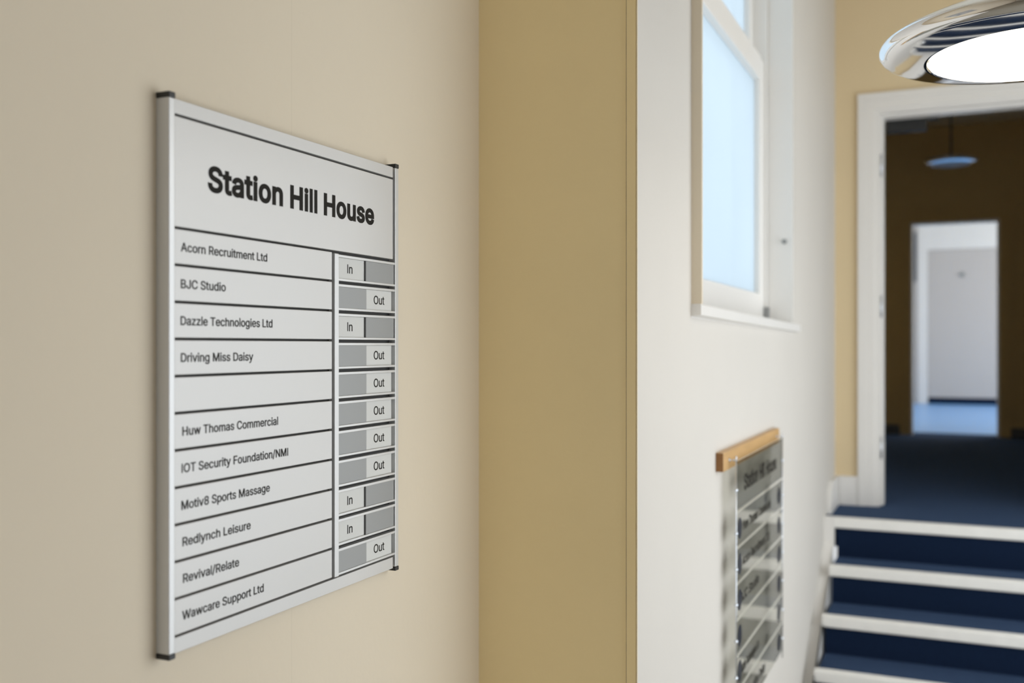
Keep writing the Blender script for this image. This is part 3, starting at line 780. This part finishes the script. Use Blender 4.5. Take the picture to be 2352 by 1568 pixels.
# ------------------------------------------------------------------ hanging directory on the window wall
HS = thing('hanging_directory', 'directory of clear plates hung on steel rods from an oak bar under the window', 'sign',
           (XW, 3.07, EYE - .90))
mb = MB()
fs = mb.box(XW, XW + .020, 2.627, 3.522, EYE - .3335, EYE - .284)
fs[2].material_index = 1
fs[4].material_index = 1
mb.build('wood_bar', [M['wood'], M['end_grain']], HS)
XP = -.551
cz = [-.3896, -.507, -.604, -.700, -.798, -.897, -.9946]
for yr in (2.70, 3.466):
    mb = MB()
    mb.cyl((XP, yr, EYE - 1.06), (XP, yr, EYE - .302), .0018, 12)
    rod = mb.build('rod', M['steel'], HS)
    mb = MB()
    mb.cyl((XW + .018, yr, EYE - .309), (XP + .002, yr, EYE - .309), .0022, 12)
    mb.cyl((XW + .0195, yr, EYE - .309), (XW + .022, yr, EYE - .309), .006, 16)
    mb.cyl((XP, yr, EYE - .311), (XP, yr, EYE - .297), .0024, 12)
    o = mb.build('hook', M['steel'], HS)
    for z in cz:
        mb = MB()
        sgn = 1 if yr < 3 else -1
        mb.ball((XP, yr, EYE + z), .0052)
        mb.cyl((XP, yr - .010, EYE + z), (XP, yr + .010, EYE + z), .0028, 12)
        mb.build('clip', M['steel'], rod)
edges = [-.312, -.4457] + [-.4537 - .0976 * k for k in range(7)]
rows = ['Huw Thomas Commercial', 'Acorn Recruitment Ltd', 'BJC Studio', None, 'Dazzle Technologies Ltd', 'Driving Miss Daisy']
spans = [(2.785, 3.228), (2.775, 3.20), (2.752, 3.026), None, (2.752, 3.02), (2.80, 3.13)]
PY0, PY1 = 2.706, 3.460
mb = MB()
fs = mb.box(XP - .0020, XP + .0016, PY0, PY1, EYE + edges[1], EYE + edges[0])
fs[0].material_index = fs[1].material_index = 1
p = mb.build('header_plate', [M['plate'], M['plate_edge']], HS)
lettering('Station Hill House', 2.80, 3.335, EYE - .404, .047, XP + .0017, M['ink'], p, weight=30, depth=.0004, by_word=True)
for k, txt in enumerate(rows):
    zt = EYE - .4537 - .0976 * k
    zb = zt - .0896
    mb = MB()
    fs = mb.box(XP - .0020, XP + .0016, PY0, PY1, zb, zt)
    fs[0].material_index = fs[1].material_index = 1
    p = mb.build('name_plate', [M['plate'], M['plate_edge']], HS)
    zc = (zt + zb) / 2
    for yd in (2.738, 3.385):
        mb = MB()
        mb.cyl((XP + .0016, yd, zc), (XP + .0022, yd, zc), .029, 40, smooth=False)
        mb.build('disc', M['disc'], p)
    if txt:
        a, b = spans[k]
        lettering(txt, a, b, zc - .014, .028, XP + .0017, M['ink'], p, weight=24, depth=.0004, by_word=True)


# ------------------------------------------------------------------ lights
def ceiling_light(loc, s, opal, stem, label, cat, ztop):
    x, y, z = loc
    o = thing('pendant_light', label, cat, (x, y, z))
    prof = [(.188, -.020), (.191, -.024), (.196, -.0235), (.226, -.0185), (.250, -.0140), (.266, -.0105), (.274, -.0065), (.2785, .000), (.279, .006),
            (.275, .013), (.262, .022), (.235, .035), (.19, .050), (.13, .060), (.06, .066), (.02, .070), (.0, .070)]
    mb = MB()
    mb.lathe([(r * s, z + h * s) for r, h in prof], x, y, 128)
    mb.build('chrome_rim', M['chrome'], o)
    prof = [(.1875, -.022), (.182, -.0265), (.165, -.030), (.12, -.035), (.06, -.038), (0, -.039)]
    mb = MB()
    mb.lathe([(r * s, z + h * s) for r, h in prof], x, y, 96)
    mb.build('diffuser', opal, o)
    mb = MB()
    mb.cyl((x, y, z + .068 * s), (x, y, ztop - .02), .008)
    mb.lathe([(.0, ztop - .045), (.03, ztop - .04), (.055, ztop - .012), (.057, ztop - .001)], x, y, 48)
    mb.build('stem', stem, o)
    return o


ceiling_light((.130, 2.146, EYE + .579), 1.0, M['opal'], M['chrome'], 'lit round chrome pendant light with glowing opal disc above the steps', 'light', ZC)
ceiling_light((-.065, 8.75, EYE + 1.475), .76, M['opal_off'], M['board'], 'unlit round chrome light hanging in the dark corridor', 'light', ZC)

# notice board in the far room
mb = MB()
mb.box(-.80, -.565, BY - .025, BY, EYE + .92, EYE + 1.62, bev=.003)
o = mb.build('notice_board', M['board'])
o['label'] = 'dark board on the far room wall left of the white door'
o['category'] = 'notice board'
